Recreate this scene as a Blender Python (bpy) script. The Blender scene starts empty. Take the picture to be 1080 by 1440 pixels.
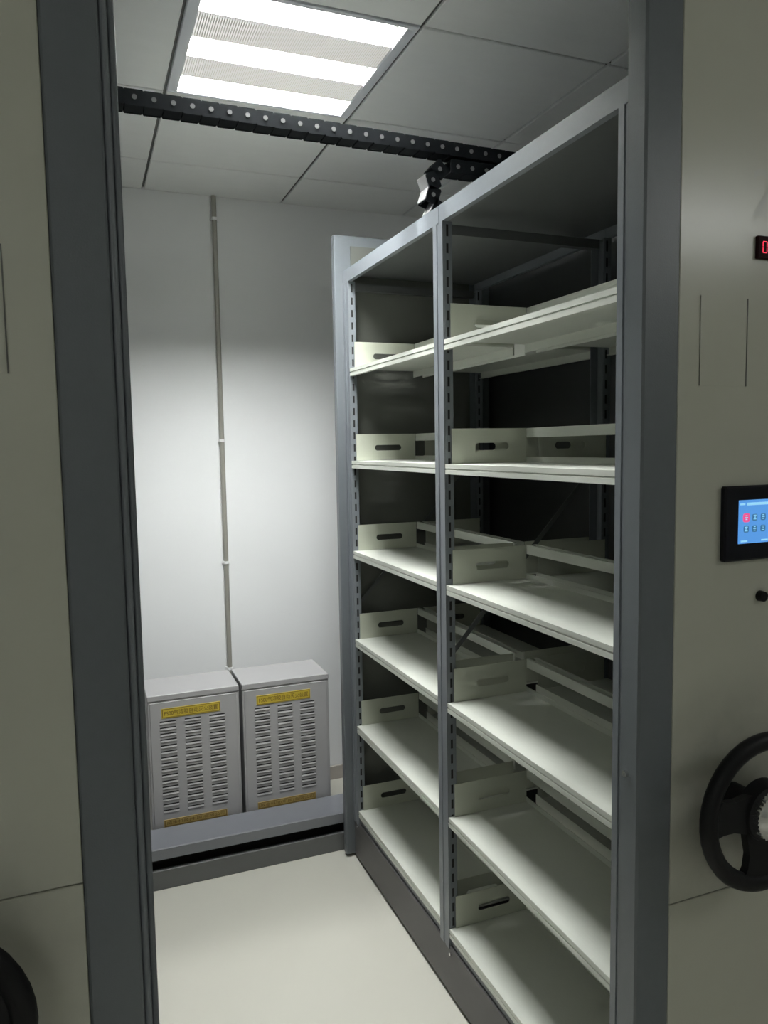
import bpy, math
from mathutils import Matrix, Vector

# ------------------------------------------------------------------ camera, world, exposure
scene = bpy.context.scene
COL = scene.collection
PI = math.pi

CAM_Z = 1.6
yaw, pitch, roll, FPX = math.radians(21.554), math.radians(-4.968), math.radians(-0.955), 1066.88
fw = Vector((math.sin(yaw) * math.cos(pitch), math.cos(yaw) * math.cos(pitch), math.sin(pitch)))
rt = Vector((math.cos(yaw), -math.sin(yaw), 0))
up = rt.cross(fw)
r2 = rt * math.cos(roll) + up * math.sin(roll)
u2 = up * math.cos(roll) - rt * math.sin(roll)
cd = bpy.data.cameras.new('camera')
cam = bpy.data.objects.new('camera', cd)
COL.objects.link(cam)
m = Matrix((r2, u2, -fw)).transposed().to_4x4()
m.translation = (0, 0, CAM_Z)
cam.matrix_world = m
cd.sensor_fit = 'HORIZONTAL'
cd.sensor_width = 36
cd.lens = FPX / 1080 * 36
cd.clip_start = 0.02
scene.camera = cam

world = bpy.data.worlds.new('world')
scene.world = world
world.use_nodes = True
world.node_tree.nodes['Background'].inputs[0].default_value = (0.5, 0.6, 0.6, 1)
world.node_tree.nodes['Background'].inputs[1].default_value = 0.0
vs = scene.view_settings
vs.view_transform = 'Standard'
vs.look = 'None'
vs.gamma = 1
vs.exposure = 0.0
vs.use_curve_mapping = False
TUBE = 450.0            # radiance of the recessed lamp's tubes
BATTEN = 44.0           # radiance of the bare tube over the front aisle and the added fill tube

# ------------------------------------------------------------------ materials
MATS = {}


def mat(name, col, rough=0.5, metal=0.0, var=0.06, scale=30.0, bump=0.0, emit=None, estr=0.0,
        dirt=None, spec=0.5, coat=0.0, stretch=None):
    if name in MATS:
        return MATS[name]
    mt = bpy.data.materials.new(name)
    mt.use_nodes = True
    nt = mt.node_tree
    b = nt.nodes['Principled BSDF']
    b.inputs['Roughness'].default_value = rough
    b.inputs['Metallic'].default_value = metal
    b.inputs['Specular IOR Level'].default_value = spec
    b.inputs['Coat Weight'].default_value = coat
    tc = nt.nodes.new('ShaderNodeTexCoord')
    nz = nt.nodes.new('ShaderNodeTexNoise')
    nz.inputs['Scale'].default_value = scale
    nz.inputs['Detail'].default_value = 4
    src = tc.outputs['Object']
    if stretch:
        mp = nt.nodes.new('ShaderNodeMapping')
        mp.inputs['Scale'].default_value = stretch
        nt.links.new(src, mp.inputs['Vector'])
        src = mp.outputs['Vector']
    nt.links.new(src, nz.inputs['Vector'])
    mix = nt.nodes.new('ShaderNodeMix')
    mix.data_type = 'RGBA'
    nt.links.new(nz.outputs['Fac'], mix.inputs['Factor'])
    mix.inputs['A'].default_value = tuple(max(0, c * (1 - var)) for c in col) + (1,)
    mix.inputs['B'].default_value = tuple(min(1, c * (1 + var)) for c in col) + (1,)
    out = mix.outputs['Result']
    if dirt:                       # hand-rubbed grime: (centre, inner radius, outer radius, amount)
        ctr, r0, r1, amt = dirt
        ge = nt.nodes.new('ShaderNodeNewGeometry')
        ds = nt.nodes.new('ShaderNodeVectorMath')
        ds.operation = 'DISTANCE'
        nt.links.new(ge.outputs['Position'], ds.inputs[0])
        ds.inputs[1].default_value = ctr
        mr = nt.nodes.new('ShaderNodeMapRange')
        mr.inputs['From Min'].default_value = r0
        mr.inputs['From Max'].default_value = r1
        mr.inputs['To Min'].default_value = amt
        mr.inputs['To Max'].default_value = 0
        nt.links.new(ds.outputs['Value'], mr.inputs['Value'])
        n2 = nt.nodes.new('ShaderNodeTexNoise')
        n2.inputs['Scale'].default_value = 14
        n2.inputs['Detail'].default_value = 6
        nt.links.new(tc.outputs['Object'], n2.inputs['Vector'])
        m2 = nt.nodes.new('ShaderNodeMath')
        m2.operation = 'MULTIPLY'
        nt.links.new(mr.outputs['Result'], m2.inputs[0])
        nt.links.new(n2.outputs['Fac'], m2.inputs[1])
        mx = nt.nodes.new('ShaderNodeMix')
        mx.data_type = 'RGBA'
        nt.links.new(m2.outputs['Value'], mx.inputs['Factor'])
        nt.links.new(out, mx.inputs['A'])
        mx.inputs['B'].default_value = (0.12, 0.12, 0.12, 1)
        out = mx.outputs['Result']
    nt.links.new(out, b.inputs['Base Color'])
    if bump:
        bp = nt.nodes.new('ShaderNodeBump')
        bp.inputs['Strength'].default_value = bump
        bp.inputs['Distance'].default_value = 0.001
        n3 = nt.nodes.new('ShaderNodeTexNoise')
        n3.inputs['Scale'].default_value = 400
        nt.links.new(tc.outputs['Object'], n3.inputs['Vector'])
        nt.links.new(n3.outputs['Fac'], bp.inputs['Height'])
        nt.links.new(bp.outputs['Normal'], b.inputs['Normal'])
    if emit:
        b.inputs['Emission Color'].default_value = tuple(emit) + (1,)
        b.inputs['Emission Strength'].default_value = estr
    MATS[name] = mt
    return mt


def perforated(name):
    """bright white sheet with rows of small round holes"""
    mt = bpy.data.materials.new(name)
    mt.use_nodes = True
    nt = mt.node_tree
    b = nt.nodes['Principled BSDF']
    b.inputs['Roughness'].default_value = 0.45
    tc = nt.nodes.new('ShaderNodeTexCoord')
    vo = nt.nodes.new('ShaderNodeTexVoronoi')
    vo.voronoi_dimensions = '2D'
    vo.inputs['Scale'].default_value = 160
    vo.inputs['Randomness'].default_value = 0.0
    nt.links.new(tc.outputs['Object'], vo.inputs['Vector'])
    lt = nt.nodes.new('ShaderNodeMath')
    lt.operation = 'LESS_THAN'
    lt.inputs[1].default_value = 0.28
    nt.links.new(vo.outputs['Distance'], lt.inputs[0])
    mx = nt.nodes.new('ShaderNodeMix')
    mx.data_type = 'RGBA'
    mx.inputs['A'].default_value = (0.82, 0.82, 0.79, 1)
    mx.inputs['B'].default_value = (0.45, 0.45, 0.42, 1)
    nt.links.new(lt.outputs['Value'], mx.inputs['Factor'])
    nt.links.new(mx.outputs['Result'], b.inputs['Base Color'])
    # lamp light leaking through the holes of the diffuser sheet
    em = nt.nodes.new('ShaderNodeMath')
    em.operation = 'MULTIPLY'
    em.inputs[1].default_value = 1.5
    nt.links.new(lt.outputs['Value'], em.inputs[0])
    b.inputs['Emission Color'].default_value = (1, 0.98, 0.93, 1)
    nt.links.new(em.outputs['Value'], b.inputs['Emission Strength'])
    return mt


GREY = mat('grey_enamel', (0.155, 0.170, 0.185), 0.34, var=0.05, scale=60, bump=0.25)
GREYL = mat('upright_enamel', (0.195, 0.212, 0.232), 0.36, var=0.05, scale=60, bump=0.2)
SHADED_GREY = mat('shaded_grey_enamel', (0.095, 0.10, 0.10), 0.4, var=0.06, scale=30)  # grey enamel darkened to put shade into the top panel, ties and braces
PLIN = mat('plinth_enamel', (0.105, 0.10, 0.10), 0.5, var=0.06, scale=20)
INNER = mat('end_sheet_enamel', (0.14, 0.145, 0.13), 0.25, var=0.05, scale=20)
SHELF = mat('shelf_enamel', (0.68, 0.70, 0.635), 0.42, var=0.03, scale=25, stretch=(8, 1, 8))
PLATE = mat('plate_enamel', (0.53, 0.55, 0.46), 0.42, var=0.03, scale=25)
SHADE_SHEET = mat('shade_black', (0.035, 0.037, 0.038), 0.5, var=0.08)  # near-black colour standing in for the deep shade between the units
DARK = mat('slot_black', (0.012, 0.012, 0.012), 0.8, var=0.1)
SEAL = mat('rubber_seal', (0.09, 0.092, 0.095), 0.6, var=0.1)
STEEL = mat('bright_steel', (0.75, 0.75, 0.75), 0.22, 1.0, var=0.04)
CHROME = mat('chrome', (0.85, 0.85, 0.85), 0.12, 1.0, var=0.03)
BLACK = mat('black_plastic', (0.008, 0.008, 0.009), 0.45, var=0.1, spec=0.25)
BEZEL = mat('bezel_plastic', (0.004, 0.004, 0.008), 0.25, var=0.1, spec=0.25)
CHAIN = mat('chain_plastic', (0.008, 0.0095, 0.011), 0.75, var=0.15, spec=0.06)
LITFACE = mat('lit_link_face', (0.27, 0.27, 0.27), 0.35, var=0.08)  # pale grey standing in for lamplight on the black end links
RIVET = mat('chain_pin', (0.17, 0.17, 0.17), 0.5, var=0.1)
CAB = mat('cabinet_paint', (0.415, 0.41, 0.415), 0.45, var=0.02, scale=12)
CABTOP = CAB
YELLOW = mat('label_yellow', (0.62, 0.47, 0.05), 0.5, var=0.06)
ORANGE = mat('label_amber', (0.52, 0.38, 0.13), 0.5, var=0.06)
INK = mat('label_ink', (0.16, 0.09, 0.02), 0.6, var=0.05)
PERF = perforated('perforated_sheet')
WHITE = mat('lamp_white', (0.86, 0.87, 0.86), 0.3, var=0.01)
LFRAME = mat('lamp_frame', (0.80, 0.82, 0.87), 0.35, var=0.02)
TUBEM = mat('tube_glow', (1, 1, 1), 0.5, emit=(0.98, 1.0, 0.985), estr=TUBE)
TILE = mat('tile_board', (0.90, 0.91, 0.90), 0.7, var=0.03, scale=8, stretch=(1, 3, 1))
TBAR = mat('ceiling_bar_paint', (0.16, 0.16, 0.155), 0.6, var=0.05)
SLAB = mat('slab_concrete', (0.10, 0.10, 0.10), 0.9)
WALLM = mat('wall_paint', (0.80, 0.81, 0.81), 0.7, var=0.015, scale=3)
WALLO = mat('room_wall_paint', (0.72, 0.74, 0.70), 0.8, var=0.02, scale=3)
FLOORM = mat('floor_vinyl', (0.70, 0.685, 0.61), 0.33, var=0.025, scale=5)
BASE = mat('baseboard_tile', (0.42, 0.39, 0.35), 0.4, var=0.06)
LEDGE = mat('ledge_enamel', (0.235, 0.243, 0.27), 0.36, var=0.04, scale=30)
LEDGED = mat('ledge_skirt_enamel', (0.15, 0.155, 0.155), 0.4, var=0.05, scale=30)
COND = mat('conduit_metal', (0.34, 0.33, 0.29), 0.4, 0.2, var=0.08)
CLIP = mat('clip_plastic', (0.8, 0.8, 0.8), 0.5, var=0.02)
PANEL_R = mat('panel_enamel_right', (0.60, 0.60, 0.505), 0.24, var=0.025, scale=6,
              dirt=((1.114, 1.05, 0.932), 0.10, 0.26, 0.55))
PANEL_L = mat('panel_enamel_left', (0.60, 0.60, 0.505), 0.24, var=0.025, scale=6,
              dirt=((-0.23, 1.05, 0.91), 0.10, 0.27, 0.55))
PANEL_M = mat('panel_groove', (0.16, 0.16, 0.14), 0.5)
NUMERAL = mat('numeral_enamel', (0.54, 0.545, 0.47), 0.28, var=0.03)
SCREEN = mat('screen_glow', (0.02, 0.05, 0.1), 0.2, var=0.02, emit=(0.10, 0.33, 0.78), estr=0.95)
ICON = mat('screen_icon_pale', (0.1, 0.2, 0.3), 0.3, emit=(0.32, 0.70, 0.98), estr=0.9)
ICOND = mat('screen_icon_dark', (0.02, 0.05, 0.1), 0.3, emit=(0.05, 0.22, 0.45), estr=0.7)
ICONR = mat('screen_icon_red', (0.2, 0.02, 0.05), 0.3, emit=(0.85, 0.10, 0.30), estr=0.95)
LED = mat('led_red', (0.2, 0.0, 0.0), 0.3, emit=(1.0, 0.02, 0.07), estr=1.1)
LEDBOX = mat('led_window', (0.02, 0.003, 0.003), 0.5, spec=0.1)


# ------------------------------------------------------------------ mesh helpers
class MB:
    def __init__(s):
        s.v, s.f, s.mi, s.sm = [], [], [], []

    def add(s, vs_, fs_, mi=0, smooth=False):
        o = len(s.v)
        s.v += [tuple(v) for v in vs_]
        for f in fs_:
            s.f.append(tuple(i + o for i in f))
            s.mi.append(mi)
            s.sm.append(smooth)
        return s

    def box(s, x0, x1, y0, y1, z0, z1, mi=0, M=None):
        v = [Vector(p) for p in ((x0, y0, z0), (x1, y0, z0), (x1, y1, z0), (x0, y1, z0),
                                 (x0, y0, z1), (x1, y0, z1), (x1, y1, z1), (x0, y1, z1))]
        if M is not None:
            v = [M @ p for p in v]
        return s.add(v, [(0, 3, 2, 1), (4, 5, 6, 7), (0, 1, 5, 4), (1, 2, 6, 5), (2, 3, 7, 6), (3, 0, 4, 7)], mi)

    def bbox(s, x0, x1, y0, y1, z0, z1, c=0.003, mi=0, M=None):
        """box with chamfered edges"""
        X, Y, Z = (x0, x1), (y0, y1), (z0, z1)
        vs_, idx = [], {}
        for i in (0, 1):
            for j in (0, 1):
                for k in (0, 1):
                    sx, sy, sz = (1, -1)[i] * c, (1, -1)[j] * c, (1, -1)[k] * c
                    for a in range(3):
                        p = [X[i] + sx, Y[j] + sy, Z[k] + sz]
                        p[a] = (X[i], Y[j], Z[k])[a]
                        idx[(i, j, k, a)] = len(vs_)
                        vs_.append(Vector(p))
        fs_ = []
        q = lambda i, j, k, a: idx[(i, j, k, a)]
        for i in (0, 1):
            fs_.append([q(i, 0, 0, 0), q(i, 1, 0, 0), q(i, 1, 1, 0), q(i, 0, 1, 0)])
            fs_.append([q(0, i, 0, 1), q(1, i, 0, 1), q(1, i, 1, 1), q(0, i, 1, 1)])
            fs_.append([q(0, 0, i, 2), q(1, 0, i, 2), q(1, 1, i, 2), q(0, 1, i, 2)])
        for i in (0, 1):
            for j in (0, 1):
                fs_.append([q(i, j, 0, 0), q(i, j, 1, 0), q(i, j, 1, 1), q(i, j, 0, 1)])
                fs_.append([q(i, 0, j, 0), q(i, 1, j, 0), q(i, 1, j, 2), q(i, 0, j, 2)])
                fs_.append([q(0, i, j, 1), q(1, i, j, 1), q(1, i, j, 2), q(0, i, j, 2)])
                for k in (0, 1):
                    fs_.append([q(i, j, k, 0), q(i, j, k, 1), q(i, j, k, 2)])
        ctr = Vector(((x0 + x1) / 2, (y0 + y1) / 2, (z0 + z1) / 2))
        out = []
        for f in fs_:
            n = (vs_[f[1]] - vs_[f[0]]).cross(vs_[f[2]] - vs_[f[0]])
            fc = sum((vs_[i] for i in f), Vector()) / len(f)
            out.append(f if n.dot(fc - ctr) > 0 else f[::-1])
        if M is not None:
            vs_ = [M @ p for p in vs_]
        return s.add(vs_, out, mi)

    def prism(s, poly, a0, a1, axis='y', mi=0, smooth=False):
        """extrude a polygon; poly in the two remaining axes (x,z / x,y / y,z)"""
        mk = {'y': lambda p, a: (p[0], a, p[1]), 'z': lambda p, a: (p[0], p[1], a), 'x': lambda p, a: (a, p[0], p[1])}[axis]
        n = len(poly)
        area = sum(poly[i][0] * poly[(i + 1) % n][1] - poly[(i + 1) % n][0] * poly[i][1] for i in range(n))
        flip = (area > 0) == (axis == 'y')
        if flip:
            poly = poly[::-1]
        vs_ = [mk(p, a0) for p in poly] + [mk(p, a1) for p in poly]
        s.add(vs_, [tuple(range(n))[::-1], tuple(range(n, 2 * n))], mi)
        return s.add(vs_, [(i, (i + 1) % n, n + (i + 1) % n, n + i) for i in range(n)], mi, smooth)

    def cyl(s, p0, p1, r, n=12, mi=0, smooth=True, r1=None):
        p0, p1 = Vector(p0), Vector(p1)
        r1 = r if r1 is None else r1
        d = (p1 - p0).normalized()
        a = d.cross(Vector((0, 0, 1)) if abs(d.z) < 0.9 else Vector((1, 0, 0))).normalized()
        b = d.cross(a)
        ring = lambda c, rr: [c + (a * math.cos(2 * PI * i / n) + b * math.sin(2 * PI * i / n)) * rr for i in range(n)]
        vs_ = ring(p0, r) + ring(p1, r1)
        s.add(vs_, [tuple(range(n))[::-1], tuple(range(n, 2 * n))], mi)
        return s.add(vs_, [(i, (i + 1) % n, n + (i + 1) % n, n + i) for i in range(n)], mi, smooth)

    def mesh(s, name, mats):
        me = bpy.data.meshes.new(name)
        me.from_pydata(s.v, [], s.f)
        for mt in mats:
            me.materials.append(mt)
        me.polygons.foreach_set('material_index', s.mi)
        me.polygons.foreach_set('use_smooth', s.sm)
        me.update()
        return me


CACHE = {}


def link(name, me, parent=None, loc=(0, 0, 0), rz=0.0):
    o = bpy.data.objects.new(name, me)
    COL.objects.link(o)
    o.parent = parent
    o.location = loc
    o.rotation_euler[2] = rz
    return o


def obj(name, mb, mats, parent=None, loc=(0, 0, 0), rz=0.0, key=None):
    """one mesh object; the same key shares one mesh"""
    if not isinstance(mats, (list, tuple)):
        mats = [mats]
    if key and key in CACHE:
        me = CACHE[key]
    else:
        me = (mb() if callable(mb) else mb).mesh(name, mats)
        if key:
            CACHE[key] = me
    return link(name, me, parent, loc, rz)


def B(*a, **k):
    return MB().box(*a, **k)


def BB(*a, **k):
    return MB().bbox(*a, **k)


def tag(o, label, cat, group=None):
    o['label'] = label
    o['category'] = cat
    if group:
        o['group'] = group
    return o


def thing(name, label, cat, loc=(0, 0, 0), group=None):
    return tag(link(name, None, None, loc), label, cat, group)


def struct(o, label=None):
    o['kind'] = 'structure'
    if label:
        o['label'] = label
    return o


def text_mesh(txt, width, height, depth=0.0006):
    """lettering as a flat mesh in the x-z plane, facing -y, centred"""
    cu = bpy.data.curves.new('lettering', 'FONT')
    cu.body = txt
    cu.size = 1.0
    cu.extrude = 0.0
    cu.resolution_u = 3
    t = bpy.data.objects.new('lettering', cu)
    COL.objects.link(t)
    dg = bpy.context.evaluated_depsgraph_get()
    me = bpy.data.meshes.new_from_object(t.evaluated_get(dg))
    bpy.data.objects.remove(t)
    xs = [v.co.x for v in me.vertices]
    ys = [v.co.y for v in me.vertices]
    x0, x1, y0, y1 = min(xs), max(xs), min(ys), max(ys)
    for v in me.vertices:
        v.co = ((v.co.x - (x0 + x1) / 2) / (x1 - x0) * width, -depth,
                (v.co.y - (y0 + y1) / 2) / (y1 - y0) * height)
    me.materials.clear()
    return me


# ------------------------------------------------------------------ the room
XL, XR, YN, YF, ZC = -2.655, 4.401, -2.821, 3.40, 2.682
T = 0.588
GX, GY = 0.285, 1.883        # a crossing of the ceiling grid

struct(obj('floor', B(XL, XR, YN, YF, -0.06, 0), FLOORM), 'cream glossy vinyl floor of the aisle')
struct(obj('wall_back', B(XL, XR, YF, YF + 0.1, -0.06, 2.86), WALLM), 'white painted wall at the end of the aisle')
struct(obj('wall_left', B(XL - 0.1, XL, YN, YF, -0.06, 2.86), WALLO))
struct(obj('wall_right', B(XR, XR + 0.1, YN, YF, -0.06, 2.86), WALLO))
struct(obj('wall_front', B(XL, XR, YN - 0.1, YN, -0.06, 2.86), WALLO))
struct(obj('baseboard_back', BB(XL, XR, YF - 0.012, YF, 0, 0.066, 0.002), BASE), 'brownish grey skirting tile along the end wall')
ceil = struct(obj('ceiling', B(XL, XR, YN, YF, 2.80, 2.86), SLAB), 'suspended ceiling of large square off-white boards')

LIGHTS = [(0, 0)]
kx0, kx1, ky0, ky1 = -5, 7, -8, 3
for kx in range(kx0, kx1):
    for ky in range(ky0, ky1):
        if (kx, ky) in LIGHTS:
            continue
        x, y = GX + kx * T, GY + ky * T
        dy = T if y + T < YF else YF - y
        obj('ceiling_tile', lambda: BB(0.005, T - 0.005, 0.0034, dy - 0.0034, 0, 0.011, 0.0025), TILE, ceil, (x, y, ZC),
            key='tile%.2f' % dy)
for kx in range(kx0 + 1, kx1):
    x = GX + kx * T
    obj('ceiling_bar', lambda: B(-0.012, 0.012, YN, YF, 0.0, 0.006), TBAR, ceil, (x, 0, ZC + 0.0115), key='barY')
for ky in range(ky0 + 1, ky1):
    y = GY + ky * T
    obj('ceiling_bar', lambda: B(XL, XR, -0.012, 0.012, 0.0, 0.006), TBAR, ceil, (0, y, ZC + 0.0185), key='barX')


# ------------------------------------------------------------------ recessed ceiling lights
CH = [(0.018, 0.124), (0.248, 0.354), (0.472, 0.572)]       # lamp channels across the fixture


def ceiling_light(kx, ky, label):
    t = thing('ceiling_light', label, 'ceiling light', (GX + kx * T, GY + ky * T, ZC - 0.002))
    S, g = T, 0.004
    e = 0.034
    fr = MB()
    fr.bbox(g, S - g, g, CH[0][0], 0, 0.014, 0.002).bbox(g, S - g, CH[2][1], S - g, 0, 0.014, 0.002)
    fr.bbox(g, e, CH[0][0], CH[2][1], 0, 0.014, 0.002).bbox(S - e, S - g, CH[0][0], CH[2][1], 0, 0.014, 0.002)
    obj('frame', lambda: fr, LFRAME, t, key='lf')
    ho = MB()
    ho.box(g, S - g, g, S - g, 0.082, 0.086)
    ho.box(g, g + 0.004, g, S - g, 0.014, 0.082).box(S - g - 0.004, S - g, g, S - g, 0.014, 0.082)
    ho.box(g, S - g, g, g + 0.004, 0.014, 0.082).box(g, S - g, S - g - 0.004, S - g, 0.014, 0.082)
    obj('housing', lambda: ho, WHITE, t, key='lh')
    for i in (0, 1):
        y0, y1 = CH[i][1], CH[i + 1][0]
        # flat perforated face with upturned sides
        w = y1 - y0
        obj('perforated_panel', lambda: MB().prism([(0, 0.004), (w, 0.004), (w, 0.045), (w - 0.003, 0.045), (w - 0.003, 0.007),
                                                    (0.003, 0.007), (0.003, 0.045), (0, 0.045)], e, S - e, 'x'),
            PERF, t, (0, y0, 0), key='lp%d' % i)
    for i, (y0, y1) in enumerate(CH):
        yc = (y0 + y1) / 2
        tb = obj('lamp_tube', lambda: MB().cyl((e + 0.012, 0, 0), (S - e - 0.012, 0, 0), 0.013, 10), TUBEM, t, (0, yc, 0.0485), key='lt')
        for sx in (e + 0.0005, S - e - 0.0125):
            obj('lamp_holder', lambda: BB(0, 0.012, -0.016, 0.016, -0.018, 0.03, 0.002), WHITE, tb, (sx, 0, 0), key='lho')
        n = 12
        w = y1 - y0 - 0.002
        for k in range(1, n):
            obj('louver_blade', lambda: MB().prism([(0, 0.004), (w, 0.004), (w * 0.90, 0.03), (w * 0.10, 0.03)], -0.0008, 0.0008, 'x'),
                WHITE, t, (e + (S - 2 * e) * k / n, y0 + 0.001, 0), key='lb%.3f' % w)
    return t


ceiling_light(0, 0, 'lit square ceiling light with three louvered tubes above the aisle')
BT = mat('batten_glow', (1, 1, 1), 0.5, emit=(0.98, 1.0, 0.985), estr=BATTEN)
for bx, by, lab in ((2.80, -0.80, 'bare tube ceiling light behind the viewer, mirrored as a glow in the right panel'),
                    (-1.25, -2.00, 'unseen tube light added far behind the viewer to fill the left end of the front aisle')):  # the second tube is unseen, added to brighten the unit fronts
    bt = thing('batten_light', lab, 'ceiling light', (bx, by, ZC), 'bare tube ceiling lights')
    obj('spine', lambda: BB(-0.52, 0.52, -0.025, 0.025, -0.03, 0.0, 0.003), WHITE, bt, key='spine')
    for sx in (-0.50, 0.48):
        obj('lamp_holder', lambda: BB(0, 0.02, -0.015, 0.015, -0.075, -0.03, 0.002), WHITE, bt, (sx, 0, 0), key='bholder')
    obj('lamp_tube', lambda: MB().cyl((-0.48, 0, -0.055), (0.48, 0, -0.055), 0.016, 12), BT, bt, key='btube')


# ------------------------------------------------------------------ mobile shelving units
X0 = 0.917
Y0 = 1.05
DEP = 0.548                    # shelving depth
OV = 0.025                     # overhang of the end panels
LEV = [1.882 - 0.334 * i for i in range(6)]
FR = [(0.06, 0.102), (0.816, 0.875), (1.59, 1.645)]        # y-range of the three frames, local
BAY = [(FR[0][1], FR[1][0]), (FR[1][1], FR[2][0])]
PH = 2.37
PF = 2.47                      # the front end panels stand a little higher


def upright_mb(w):
    b = MB()
    # folded aisle face with a shallow centre groove, hollow behind
    g = 0.0025
    b.prism([(0, 0), (0.028, 0), (0.028, 0.002), (0.002, 0.002), (0.002, w - 0.002), (0.028, w - 0.002), (0.028, w), (0, w),
             (0, w * 0.62), (g, w * 0.60), (g, w * 0.40), (0, w * 0.38)], 0.15, 2.193, 'z')
    return b


def punched_mb():
    """slotted strip: rows of key slots along the upright's side"""
    b = MB()
    z, z1 = 0.20, 2.16
    b.box(0.004, 0.0105, -0.0012, 0.0, 0.16, 2.185).box(0.0175, 0.026, -0.0012, 0.0, 0.16, 2.185)
    b.box(0.0100, 0.0180, -0.0004, 0.0, 0.16, 2.185, 1)
    while z < z1:
        b.box(0.0105, 0.0175, -0.0012, 0.0, z, z + 0.018)
        z += 0.044
    return b


def shelf_mb(L):
    return MB().prism([(0, 0), (0, -0.0115), (0.0035, -0.0125), (0.0035, -0.0145), (0, -0.0155), (0, -0.027), (0.014, -0.027),
                       (0.014, -0.0245), (0.006, -0.0245), (0.006, -0.004), (0.252, -0.004), (0.252, -0.027), (0.256, -0.027),
                       (0.256, 0.014), (0.2535, 0.014), (0.2535, 0)], 0, L, 'y')


def end_plate_mb():
    """upright plate with a stadium-shaped hand slot, in the x-z plane"""
    x0, x1, z0, z1 = 0.018, 0.253, 0.001, 0.096
    cx, cz, hw, r = 0.143, 0.046, 0.053, 0.0105
    N = 32
    inner, outer = [], []
    for i in range(N):
        a = 2 * PI * (i + 0.5) / N
        c, s_ = math.cos(a), math.sin(a)
        px = cx + (hw - r) * (1 if c > 0 else -1) + r * c
        inner.append((px, cz + r * s_))
        k = min(((x1 - cx) / c if c > 0 else (x0 - cx) / c), ((z1 - cz) / s_ if s_ > 0 else (z0 - cz) / s_))
        outer.append((cx + k * c, cz + k * s_))
    for tx, tz in ((x0, z0), (x0, z1), (x1, z0), (x1, z1)):
        j = min(range(N), key=lambda i: (outer[i][0] - tx) ** 2 + (outer[i][1] - tz) ** 2)
        outer[j] = (tx, tz)
    b = MB()
    t = 0.0018
    vs_ = [(p[0], 0, p[1]) for p in inner] + [(p[0], 0, p[1]) for p in outer] + \
          [(p[0], t, p[1]) for p in inner] + [(p[0], t, p[1]) for p in outer]
    fs_ = []
    for i in range(N):
        j = (i + 1) % N
        fs_ += [(i, N + i, N + j, j)[::-1], (2 * N + i, 2 * N + j, 3 * N + j, 3 * N + i)[::-1],
                (i, j, 2 * N + j, 2 * N + i)[::-1], (N + i, 3 * N + i, 3 * N + j, N + j)[::-1]]
    return b.add(vs_, fs_)


def wheel_parts(root, x, z, tilt=0.0):
    yb = 0.0
    yr = -0.075
    R, rr = 0.131, 0.0165
    b = MB()
    N, M_ = 40, 10
    vs_, fs_ = [], []
    for i in range(N):
        a = 2 * PI * i / N
        for j in range(M_):
            q = 2 * PI * j / M_
            rad = R + rr * math.cos(q)
            vs_.append((rad * math.cos(a), yr + rr * 0.85 * math.sin(q), rad * math.sin(a)))
    for i in range(N):
        for j in range(M_):
            fs_.append((i * M_ + j, ((i + 1) % N) * M_ + j, ((i + 1) % N) * M_ + (j + 1) % M_, i * M_ + (j + 1) % M_))
    b.add(vs_, fs_, 0, True)
    w = obj('handwheel', b, BLACK, root, (x, 0, z))
    w.rotation_euler[1] = tilt
    for a, wd in ((PI, 0.029), (0, 0.029), (-PI / 2, 0.036)):
        s_ = MB()
        # spoke flaring towards hub and rim
        prof = [(0.02, wd * 1.35), (0.05, wd * 1.15), (0.075, wd * 0.95), (0.10, wd * 1.0), (0.124, wd * 1.3)]
        poly = [(r_, h_) for r_, h_ in prof] + [(r_, -h_) for r_, h_ in prof[::-1]]
        poly = [(p[0] * math.cos(a) - p[1] * math.sin(a), p[0] * math.sin(a) + p[1] * math.cos(a)) for p in poly]
        s_.prism(poly, yr - 0.006, yr + 0.009, 'y')
        obj('spoke', s_, BLACK, w)
    h = MB().cyl((0, yr + 0.012, 0), (0, yr - 0.012, 0), 0.058, 32, r1=0.050)
    h.cyl((0, 0.001, 0), (0, yr + 0.012, 0), 0.024, 20)
    obj('hub', h, BLACK, w)
    c = MB()
    n = 72
    ring = [((0.0425 if i % 2 else 0.0450) * math.cos(2 * PI * i / n), (0.0425 if i % 2 else 0.0450) * math.sin(2 * PI * i / n)) for i in range(n)]
    c.prism(ring, yr - 0.026, yr - 0.010, 'y')
    c.cyl((0, yr - 0.026, 0), (0, yr - 0.031, 0), 0.040, 32, r1=0.030)
    o = obj('knurled_knob', c, CHROME, w)
    o['label'] = 'chrome knurled knob'


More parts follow.
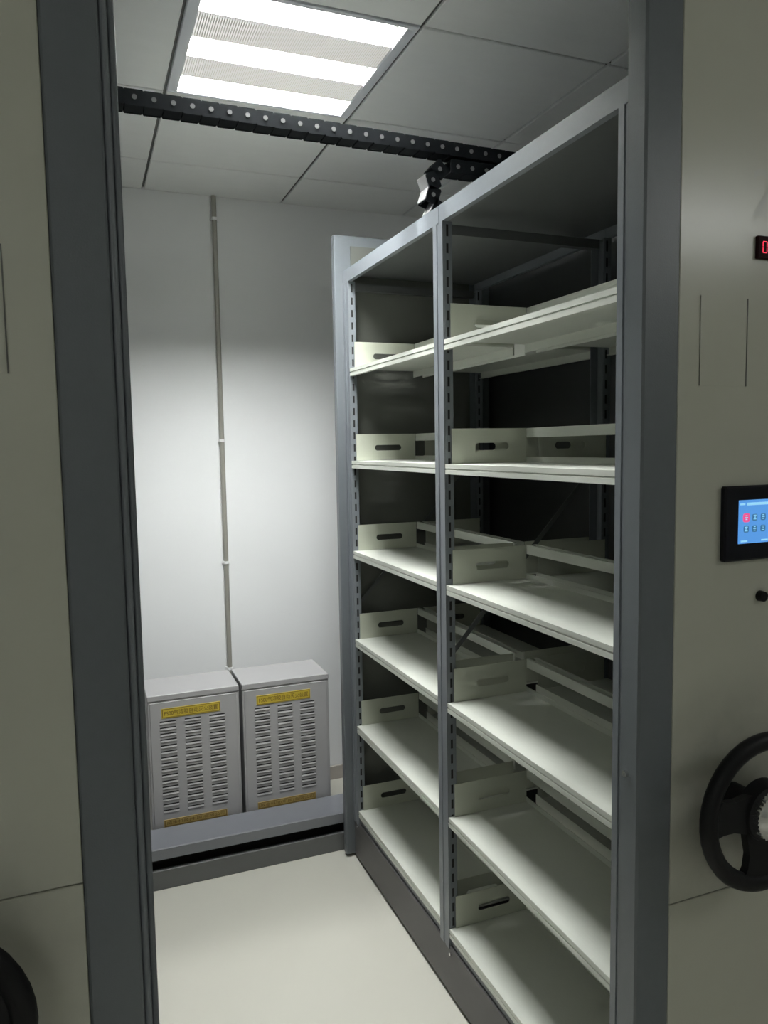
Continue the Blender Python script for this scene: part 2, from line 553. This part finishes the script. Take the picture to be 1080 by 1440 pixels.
def shelving(x0, label, panel_mat, wheel=None, seam=0.744, card=None, extras=False, aisle_right=False, backed=False):
    root = thing('mobile_shelving_unit', label, 'shelving unit', (x0, Y0, 0), 'mobile shelving units')
    W = DEP
    YE = FR[2][1]
    # base
    obj('plinth', lambda: BB(0.002, W - 0.002, 0.052, YE - 0.002, 0.012, 0.160, 0.003), PLIN, root, key='plinth')
    obj('base_rail', lambda: B(0.008, W - 0.008, 0.052, YE - 0.004, 0.160, 0.184), GREYL, root, key='brail')
    for y in (0.3, 1.35):
        for x in (0.09, W - 0.09):
            obj('wheel', lambda: MB().cyl((0, -0.012, 0.0), (0, 0.012, 0.0), 0.03, 16), STEEL, root, (x, y, 0.0302), key='castor')
    for y in (FR[1][0] - 0.01, FR[2][0] + 0.01):
        for x, sx in ((0.002, -1), (W - 0.002, 1)):
            obj('bolt', lambda: MB().cyl((-0.003, 0, 0), (0.003, 0, 0), 0.005, 8), STEEL, root, (x + sx * 0.003, y, 0.142), key='bolt')
    # frames
    for i, (y0, y1) in enumerate(FR):
        w = y1 - y0
        for side in (0, 1):
            o = obj('upright', lambda: upright_mb(w), GREYL, root, (W if side else 0, (y1 if side else y0), 0),
                    PI if side else 0, key='up%.3f' % w)
            obj('slotted_strip', punched_mb, [GREYL, DARK], o, (0, 0, 0), key='punch')
            obj('slotted_strip', punched_mb, [GREYL, DARK], o, (0.030, w, 0), PI, key='punch')
        yc = (y0 + y1) / 2
        for z in (2.165, 0.19):
            obj('frame_tie', lambda: B(0.028, W - 0.028, -0.012, 0.012, 0, 0.026), SHADED_GREY, root, (0, yc, z), key='tie')
        for za, zb in ((0.99, 1.55), (0.99, 0.43)):
            a = Vector((0.014, 0, za))
            b_ = Vector((W - 0.014, 0, zb))
            d = b_ - a
            M_ = Matrix.Translation((a + b_) / 2) @ Matrix.Rotation(-math.atan2(d.z, d.x), 4, 'Y')
            obj('diagonal_brace', lambda: B(-d.length / 2, d.length / 2, -0.0015, 0.0015, -0.0065, 0.0065, M=M_), SHADED_GREY, root,
                (0, yc, 0), key='br%.2f%.2f' % (za, zb))
    # top
    obj('top_panel', lambda: B(0.012, W - 0.012, FR[0][0], YE, 2.222, 2.236), SHADED_GREY, root, key='top')
    for (y0, y1) in ((FR[0][0], FR[1][0] + 0.022), (FR[1][0] + 0.0235, YE)):
        for side in (0, 1):
            obj('top_fascia', lambda: MB().prism([(0, 2.193), (0, 2.238), (0.014, 2.238), (0.014, 2.236), (0.003, 2.234), (0.003, 2.196),
                                                  (0.016, 2.196), (0.016, 2.193)], 0, y1 - y0, 'y'),
                GREYL, root, (W if side else 0, y1 if side else y0, 0), PI if side else 0, key='fas%.2f' % (y1 - y0))
    # shelves: one row facing each aisle
    for bi, (y0, y1) in enumerate(BAY):
        L = y1 - y0 - 0.003
        for z in LEV:
            for side in (0, 1):
                s_ = obj('shelf', lambda: shelf_mb(L), SHELF, root,
                         (W - 0.001 if side else 0.001, (y1 - 0.0015) if side else y0 + 0.0015, z), PI if side else 0, key='sh%.3f' % L)
                for yy in (0.004, L - 0.006):
                    obj('end_plate', end_plate_mb, PLATE, s_, (0, yy, 0), key='ep')
                obj('back_rail', lambda: MB().prism([(0.2565, 0.070), (0.2565, 0.096), (0.266, 0.096), (0.266, 0.094), (0.2585, 0.094),
                                                     (0.2585, 0.070)], 0.002, L - 0.002, 'y'), SHELF, s_, key='rail%.3f' % L)
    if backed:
        obj('shade_sheet', B(-0.004, -0.001, 0.06, YE, 0.03, 2.236), SHADE_SHEET, root)  # added sheet, painted black in place of the shade behind the shelves
    # far end panel
    e = MB()
    e.bbox(-OV - 0.006, W + OV + 0.006, YE + 0.004, YE + 0.036, 0.012, PH, 0.003)
    obj('end_panel', lambda: e, GREY, root, key='endp')
    obj('inner_sheet', lambda: MB().box(0.03, W - 0.03, YE - 0.006, YE - 0.002, 0.16, 2.33), INNER, root, key='inner')
    # front end panel: core, grey frame stiles, top and bottom rails, two enamelled boards
    xl, xr = -OV, W + OV
    sw = 0.078
    ya, yb = 0.0, 0.05
    obj('panel_core', lambda: B(xl + 0.02, xr - 0.03, 0.012, 0.046, 0.03, PF - 0.02), GREY, root, key='core')
    xa, xb = xl + sw, (xr - 0.089 if aisle_right else xr - sw)
    obj('frame_stile', BB(xl, xa, ya, yb, 0.012, PF, 0.004), GREY, root)
    if aisle_right:
        obj('frame_stile', BB(xb, xr - 0.020, ya, yb, 0.012, PF, 0.003), GREY, root)
        for k, (cx, r_) in enumerate(((xr - 0.0145, 0.0055), (xr - 0.0045, 0.0045))):
            s_ = MB().cyl((cx, 0.012 + 0.004 * k, 0.012), (cx, 0.012 + 0.004 * k, PF), r_, 14)
            s_.box(cx - r_, cx + r_ * 0.9, 0.016, 0.05, 0.012, PF)
            obj('edge_bead', s_, GREYL if k == 0 else GREY, root)
    else:
        obj('frame_stile', BB(xb, xr, ya, yb, 0.012, PF, 0.004), GREY, root)
        for k, yy in enumerate((0.0535, 0.0585)):
            obj('edge_bead', lambda: MB().cyl((0, 0, 0.012), (0, 0, 2.262), 0.0026, 10), GREYL, root, (xl + 0.012 + 0.006 * k, yy, 0), key='bead')
    obj('frame_rail', BB(xa, xb, ya + 0.002, yb, PF - 0.06, PF, 0.003), GREY, root)
    obj('frame_rail', BB(xa, xb, ya + 0.002, yb, 0.012, 0.10, 0.003), GREY, root)
    obj('panel_board', BB(xa + 0.001, xb - 0.001, 0.003, 0.012, seam + 0.001, PF - 0.061, 0.0012), panel_mat, root)
    obj('panel_board', BB(xa + 0.001, xb - 0.001, 0.003, 0.012, 0.101, seam - 0.001, 0.0012), panel_mat, root)
    if wheel:
        wheel_parts(root, wheel[0] - x0, wheel[1], wheel[2])
    if card:
        c = MB()
        a0, a1, c0, c1 = card[0] - x0, card[1] - x0, 1.697, 1.853
        c.box(a0, a1, 0.0022, 0.0032, c0, c1, 0)
        h = obj('card_holder', c, panel_mat, root)
        for xx, w in ((a0, 0.0012), (a1 - 0.0012, 0.0016)):
            obj('holder_edge', B(xx, xx + w, 0.0010, 0.0031, c0, c1), NUMERAL if xx == a0 else PANEL_M, h)
    if extras:
        X = lambda v: v - x0
        obj('frame_bolt', MB().cyl((xl - 0.006, 0, 0), (xl + 0.004, 0, 0), 0.006, 12), STEEL, root, (0, 0.030, 1.00))
        # touch screen
        bz = obj('touch_screen', BB(X(1.0725), X(1.2785), -0.010, 0.004, 1.379, 1.517, 0.003), BEZEL, root)
        bz['label'] = 'blue touch screen in a black bezel'
        sx0, sx1, sz0, sz1 = X(1.1035), X(1.2475), 1.411, 1.491
        obj('display', B(sx0, sx1, -0.0106, -0.0100, sz0, sz1), SCREEN, bz)
        obj('status_bar', B(sx0 + 0.019, sx1 - 0.004, -0.0110, -0.0106, sz1 - 0.010, sz1 - 0.005), ICON, bz)
        obj('logo', B(sx0 + 0.003, sx0 + 0.015, -0.0110, -0.0106, sz1 - 0.009, sz1 - 0.006), ICON, bz)
        for i in range(5):
            for j in range(2):
                ix, iz = sx0 + 0.0185 + i * 0.0205, sz1 - 0.0325 - j * 0.021
                red = (i == 0 and j == 0)
                r_ = 0.0082 if red else 0.0062
                poly = [(ix + r_ * math.copysign(abs(math.cos(a)) ** 0.5, math.cos(a)), iz + r_ * math.copysign(abs(math.sin(a)) ** 0.5, math.sin(a)))
                        for a in [2 * PI * (k + 0.5) / 20 for k in range(20)]]
                obj('icon', MB().prism(poly, -0.0110, -0.0106, 'y'), ICONR if red else ICOND, bz)
                g = MB()
                for q in range(3):
                    zz = iz - 0.0038 + 0.0034 * q
                    hw = 0.0032 if (q + i + j) % 2 else 0.0022
                    g.box(ix - hw, ix + hw, -0.0113, -0.0110, zz, zz + 0.0016)
                obj('glyph', g, ICON, bz)
        for i in range(3):
            obj('caption', B(sx0 + 0.006 + i * 0.05, sx0 + 0.022 + i * 0.05, -0.0110, -0.0106, sz0 + 0.003, sz0 + 0.006), ICON, bz)
        # keyed lock
        lk = obj('lock', MB().cyl((0, 0.004, 0), (0, -0.008, 0), 0.0105, 20, r1=0.0095), BLACK, root, (X(1.1745), 0, 1.307))
        obj('key_slot', B(-0.0008, 0.0008, -0.0084, -0.0079, -0.004, 0.004), DARK, lk)
        # red led counter
        ld = obj('led_counter', BB(X(1.1415), X(1.212), -0.004, 0.004, 1.9245, 1.9645, 0.0015), LEDBOX, root)
        ld['label'] = 'red digital counter'
        sg = MB()
        cx, cz, hw, hh, t = X(1.1575), 1.9445, 0.0048, 0.0095, 0.0016
        for z in (-hh, hh):
            sg.box(cx - hw, cx + hw, -0.0046, -0.004, cz + z - t / 2, cz + z + t / 2)
        for x in (-hw, hw):
            sg.box(cx + x - t / 2, cx + x + t / 2, -0.0046, -0.004, cz - hh + 0.001, cz - 0.0008)
            sg.box(cx + x - t / 2, cx + x + t / 2, -0.0046, -0.004, cz + 0.0008, cz + hh - 0.001)
        obj('digit', sg, LED, ld)
        me = text_mesh('2', 0.052, 0.083)
        me.materials.append(NUMERAL)
        link('numeral', me, root, (X(1.158), 0.003, 2.041))
    return root


shelving(X0, 'open grey shelving unit with bare white shelves, touch screen and handwheel', PANEL_R, wheel=(1.114, 0.932, 0.07),
         seam=0.744, card=(1.0175, 1.1265), extras=True)
shelving(0.064 - DEP - OV, 'shelving unit left of the aisle, only its dark-framed end panel showing', PANEL_L,
         wheel=(-0.230, 0.910, -0.3), seam=1.023, card=(-0.190, -0.080), aisle_right=True)
shelving(X0 + 0.613, 'shelving unit behind the bare white shelves, closed by an added black shade sheet', PANEL_R, backed=True)


# ------------------------------------------------------------------ steel ledge at the foot of the end wall
lx0, lx1 = -0.60, 2.10
led = thing('steel_ledge', 'low grey steel ledge with a dark slot in front of the vented cabinets', 'ledge', (0.75, 2.76, 0))
a0, a1 = lx0 - 0.75, lx1 - 0.75
obj('skirt', BB(a0, a1, 0.0, 0.02, 0.0, 0.073, 0.002), LEDGED, led)
obj('recess_back', B(a0, a1, 0.05, 0.06, 0.0, 0.114), DARK, led)
obj('deck', MB().prism([(0, 0.114), (0, 0.152), (0.004, 0.156), (0.155, 0.156), (0.155, 0.0), (0.151, 0.0), (0.151, 0.151), (0.006, 0.151),
                        (0.004, 0.149), (0.004, 0.114)], a0, a1, 'x'), LEDGE, led)


# ------------------------------------------------------------------ vented cabinets
def louver_mb():
    b = MB()
    w = 0.030
    b.box(-w, w, -0.0006, 0.0, 0.0050, 0.0094, 1)
    b.prism([(0, 0.0050), (-0.0026, -0.0015), (-0.0020, -0.0025), (0, -0.0025)], -w, w, 'x', 0)
    return b


def cabinet(x0, x1, label):
    y0, y1, zt = 2.935, 3.165, 0.67
    t = thing('vented_cabinet', label, 'cabinet', ((x0 + x1) / 2, y0, 0), 'vented cabinets by the wall')
    h = (x1 - x0) / 2
    obj('body', BB(-h, h, 0.0, y1 - y0, 0.0, zt - 0.022, 0.002), CAB, t)
    obj('lid', BB(-h - 0.0005, h + 0.0005, -0.003, y1 - y0, zt - 0.022, zt, 0.002), CABTOP, t)
    fp = obj('front_panel', BB(-h + 0.008, h - 0.008, -0.003, 0.001, 0.012, zt - 0.028, 0.0012), CAB, t)
    for c in (-0.1005, -0.0075, 0.0855):
        for k in range(16):
            obj('louver', louver_mb, [CAB, DARK], t, (c, -0.003, 0.558 - 0.0233 * k), key='louver')
    for nm, z, hh, wd, cx, mt, txt in (('name_label', 0.598, 0.0385, 0.222, -0.012, YELLOW, 'FS00气溶胶自动灭火装置'),
                                       ('maker_label', 0.1635, 0.029, 0.242, -0.009, ORANGE, '威金科技(中国)有限公司')):
        lb = obj(nm, BB(cx - wd / 2, cx + wd / 2, -0.0046, -0.003, z - hh / 2, z + hh / 2, 0.0004), mt, t)
        lb['label'] = 'yellow lettered label'
        bd = MB()
        q = 0.0028
        for (u0, u1, w0, w1) in ((-wd / 2 + q, wd / 2 - q, hh / 2 - q - 0.0015, hh / 2 - q), (-wd / 2 + q, wd / 2 - q, -hh / 2 + q, -hh / 2 + q + 0.0015),
                                 (-wd / 2 + q, -wd / 2 + q + 0.0018, -hh / 2 + q, hh / 2 - q), (wd / 2 - q - 0.0018, wd / 2 - q, -hh / 2 + q, hh / 2 - q)):
            bd.box(cx + u0, cx + u1, -0.0050, -0.0046, z + w0, z + w1)
        obj('label_border', bd, INK, lb)
        if ('tx', txt) not in CACHE:
            me = text_mesh(txt, wd - 0.020, hh * 0.52)
            me.materials.append(INK)
            CACHE[('tx', txt)] = me
        link('lettering', CACHE[('tx', txt)], lb, (cx, -0.0046, z))
    return t


cabinet(0.183, 0.5295, 'white louvered metal cabinet beside the left dark post')
cabinet(0.543, 0.899, 'white louvered metal cabinet nearer the open shelving unit')

# ------------------------------------------------------------------ conduit on the end wall
cn = thing('wall_conduit', 'thin grey conduit running down the white end wall', 'conduit', (0.575, YF, 0))
obj('tube', MB().cyl((0, -0.014, 0.25), (0, -0.014, ZC - 0.001), 0.0105, 14), COND, cn)
for z in (2.585, 1.636, 1.094, 0.61):
    obj('clip', lambda: MB().prism([(-0.018, -0.0005), (-0.018, -0.006), (-0.0125, -0.008), (-0.0125, -0.021), (-0.007, -0.0265), (0.007, -0.0265),
                                    (0.0125, -0.021), (0.0125, -0.008), (0.018, -0.006), (0.018, -0.0005)], -0.006, 0.006, 'z'),
        CLIP, cn, (0, 0, z), key='clip')


# ------------------------------------------------------------------ cable drag chain over the aisle
def link_mb():
    b = MB()
    h, d, L = 0.038, 0.054, 0.046
    for y0 in (0.0, d - 0.006):
        # side plate with clipped corners, lapping its neighbour
        e = 0.0232 if y0 == 0.0 else 0.0228
        b.prism([(-e, -h / 2 + 0.003), (-e + 0.002, -h / 2), (e - 0.004, -h / 2), (e, -h / 2 + 0.003), (e, h / 2 - 0.003), (e - 0.004, h / 2),
                 (-e + 0.002, h / 2), (-e, h / 2 - 0.003)], y0, y0 + 0.006, 'y')
        b.cyl((0.001, y0 - 0.001 if y0 == 0 else y0 + 0.006, 0.001), (0.001, y0 if y0 == 0 else y0 + 0.007, 0.001), 0.0062, 10, 1)
    b.bbox(-0.0215, 0.0225, 0.006, d - 0.006, h / 2 - 0.005, h / 2 - 0.001, 0.001)
    b.bbox(-0.0215, 0.0225, 0.006, d - 0.006, -h / 2 + 0.001, -h / 2 + 0.005, 0.001)
    return b


ch = thing('cable_chain', 'black plastic cable drag chain spanning the aisle below the ceiling', 'cable chain', (0.5, 2.0, 2.238))
path = []
x = -0.395
while x < 1.225:
    path.append((x, 2.4525 - 0.017 * (x - 0.125), 0.011))
    x += 0.046
path += [(1.262, 2.412, -PI / 2)]
x = 1.22
while x > 1.0:
    path.append((x, 2.391, PI))
    x -= 0.046
ends = [(0.979, 2.377, -PI / 4), (0.957, 2.345, -PI * 0.39), (0.957, 2.304, -PI * 0.60), (0.9735, 2.2665, -PI * 0.65)]
for (x, z, a) in path:
    o = obj('chain_link', link_mb, [CHAIN, RIVET], ch, (x - 0.5, 0, z - 2.238), key='chain')
    o.rotation_euler[1] = -a if a < 1 else -a
for k, (x, z, a) in enumerate(ends):
    for nm, key, mats in (('chain_link', 'chain', [CHAIN, RIVET]), ('lit_face', 'litface', [LITFACE])):  # pale plates added to paint lamplight on the bend's outer faces
        if nm == 'lit_face' and k == 0:
            continue
        o = obj(nm, (link_mb if nm == 'chain_link' else lambda: BB(-0.021, 0.021, 0.001, 0.053, 0.0195, 0.0225, 0.001)), mats, ch,
                (x - 0.5, 0, z - 2.238), key=key)
        o.rotation_euler[1] = PI - a
br = MB()
br.bbox(0.955 - 0.5, 1.075 - 0.5, 0.004, 0.05, 0.0, 0.004, 0.001).bbox(0.995 - 0.5, 0.999 - 0.5, 0.004, 0.05, 0.0, 0.035, 0.001)
obj('end_bracket', br, STEEL, ch)
br = MB()
br.bbox(-0.44 - 0.5, -0.36 - 0.5, 0.004, 0.05, 0.0, 0.004, 0.001).bbox(-0.43 - 0.5, -0.424 - 0.5, 0.004, 0.05, 0.0, 0.235, 0.001)
br.bbox(-0.43 - 0.5, -0.38 - 0.5, 0.010, 0.044, 0.215, 0.225, 0.001)
obj('end_bracket', br, STEEL, ch)
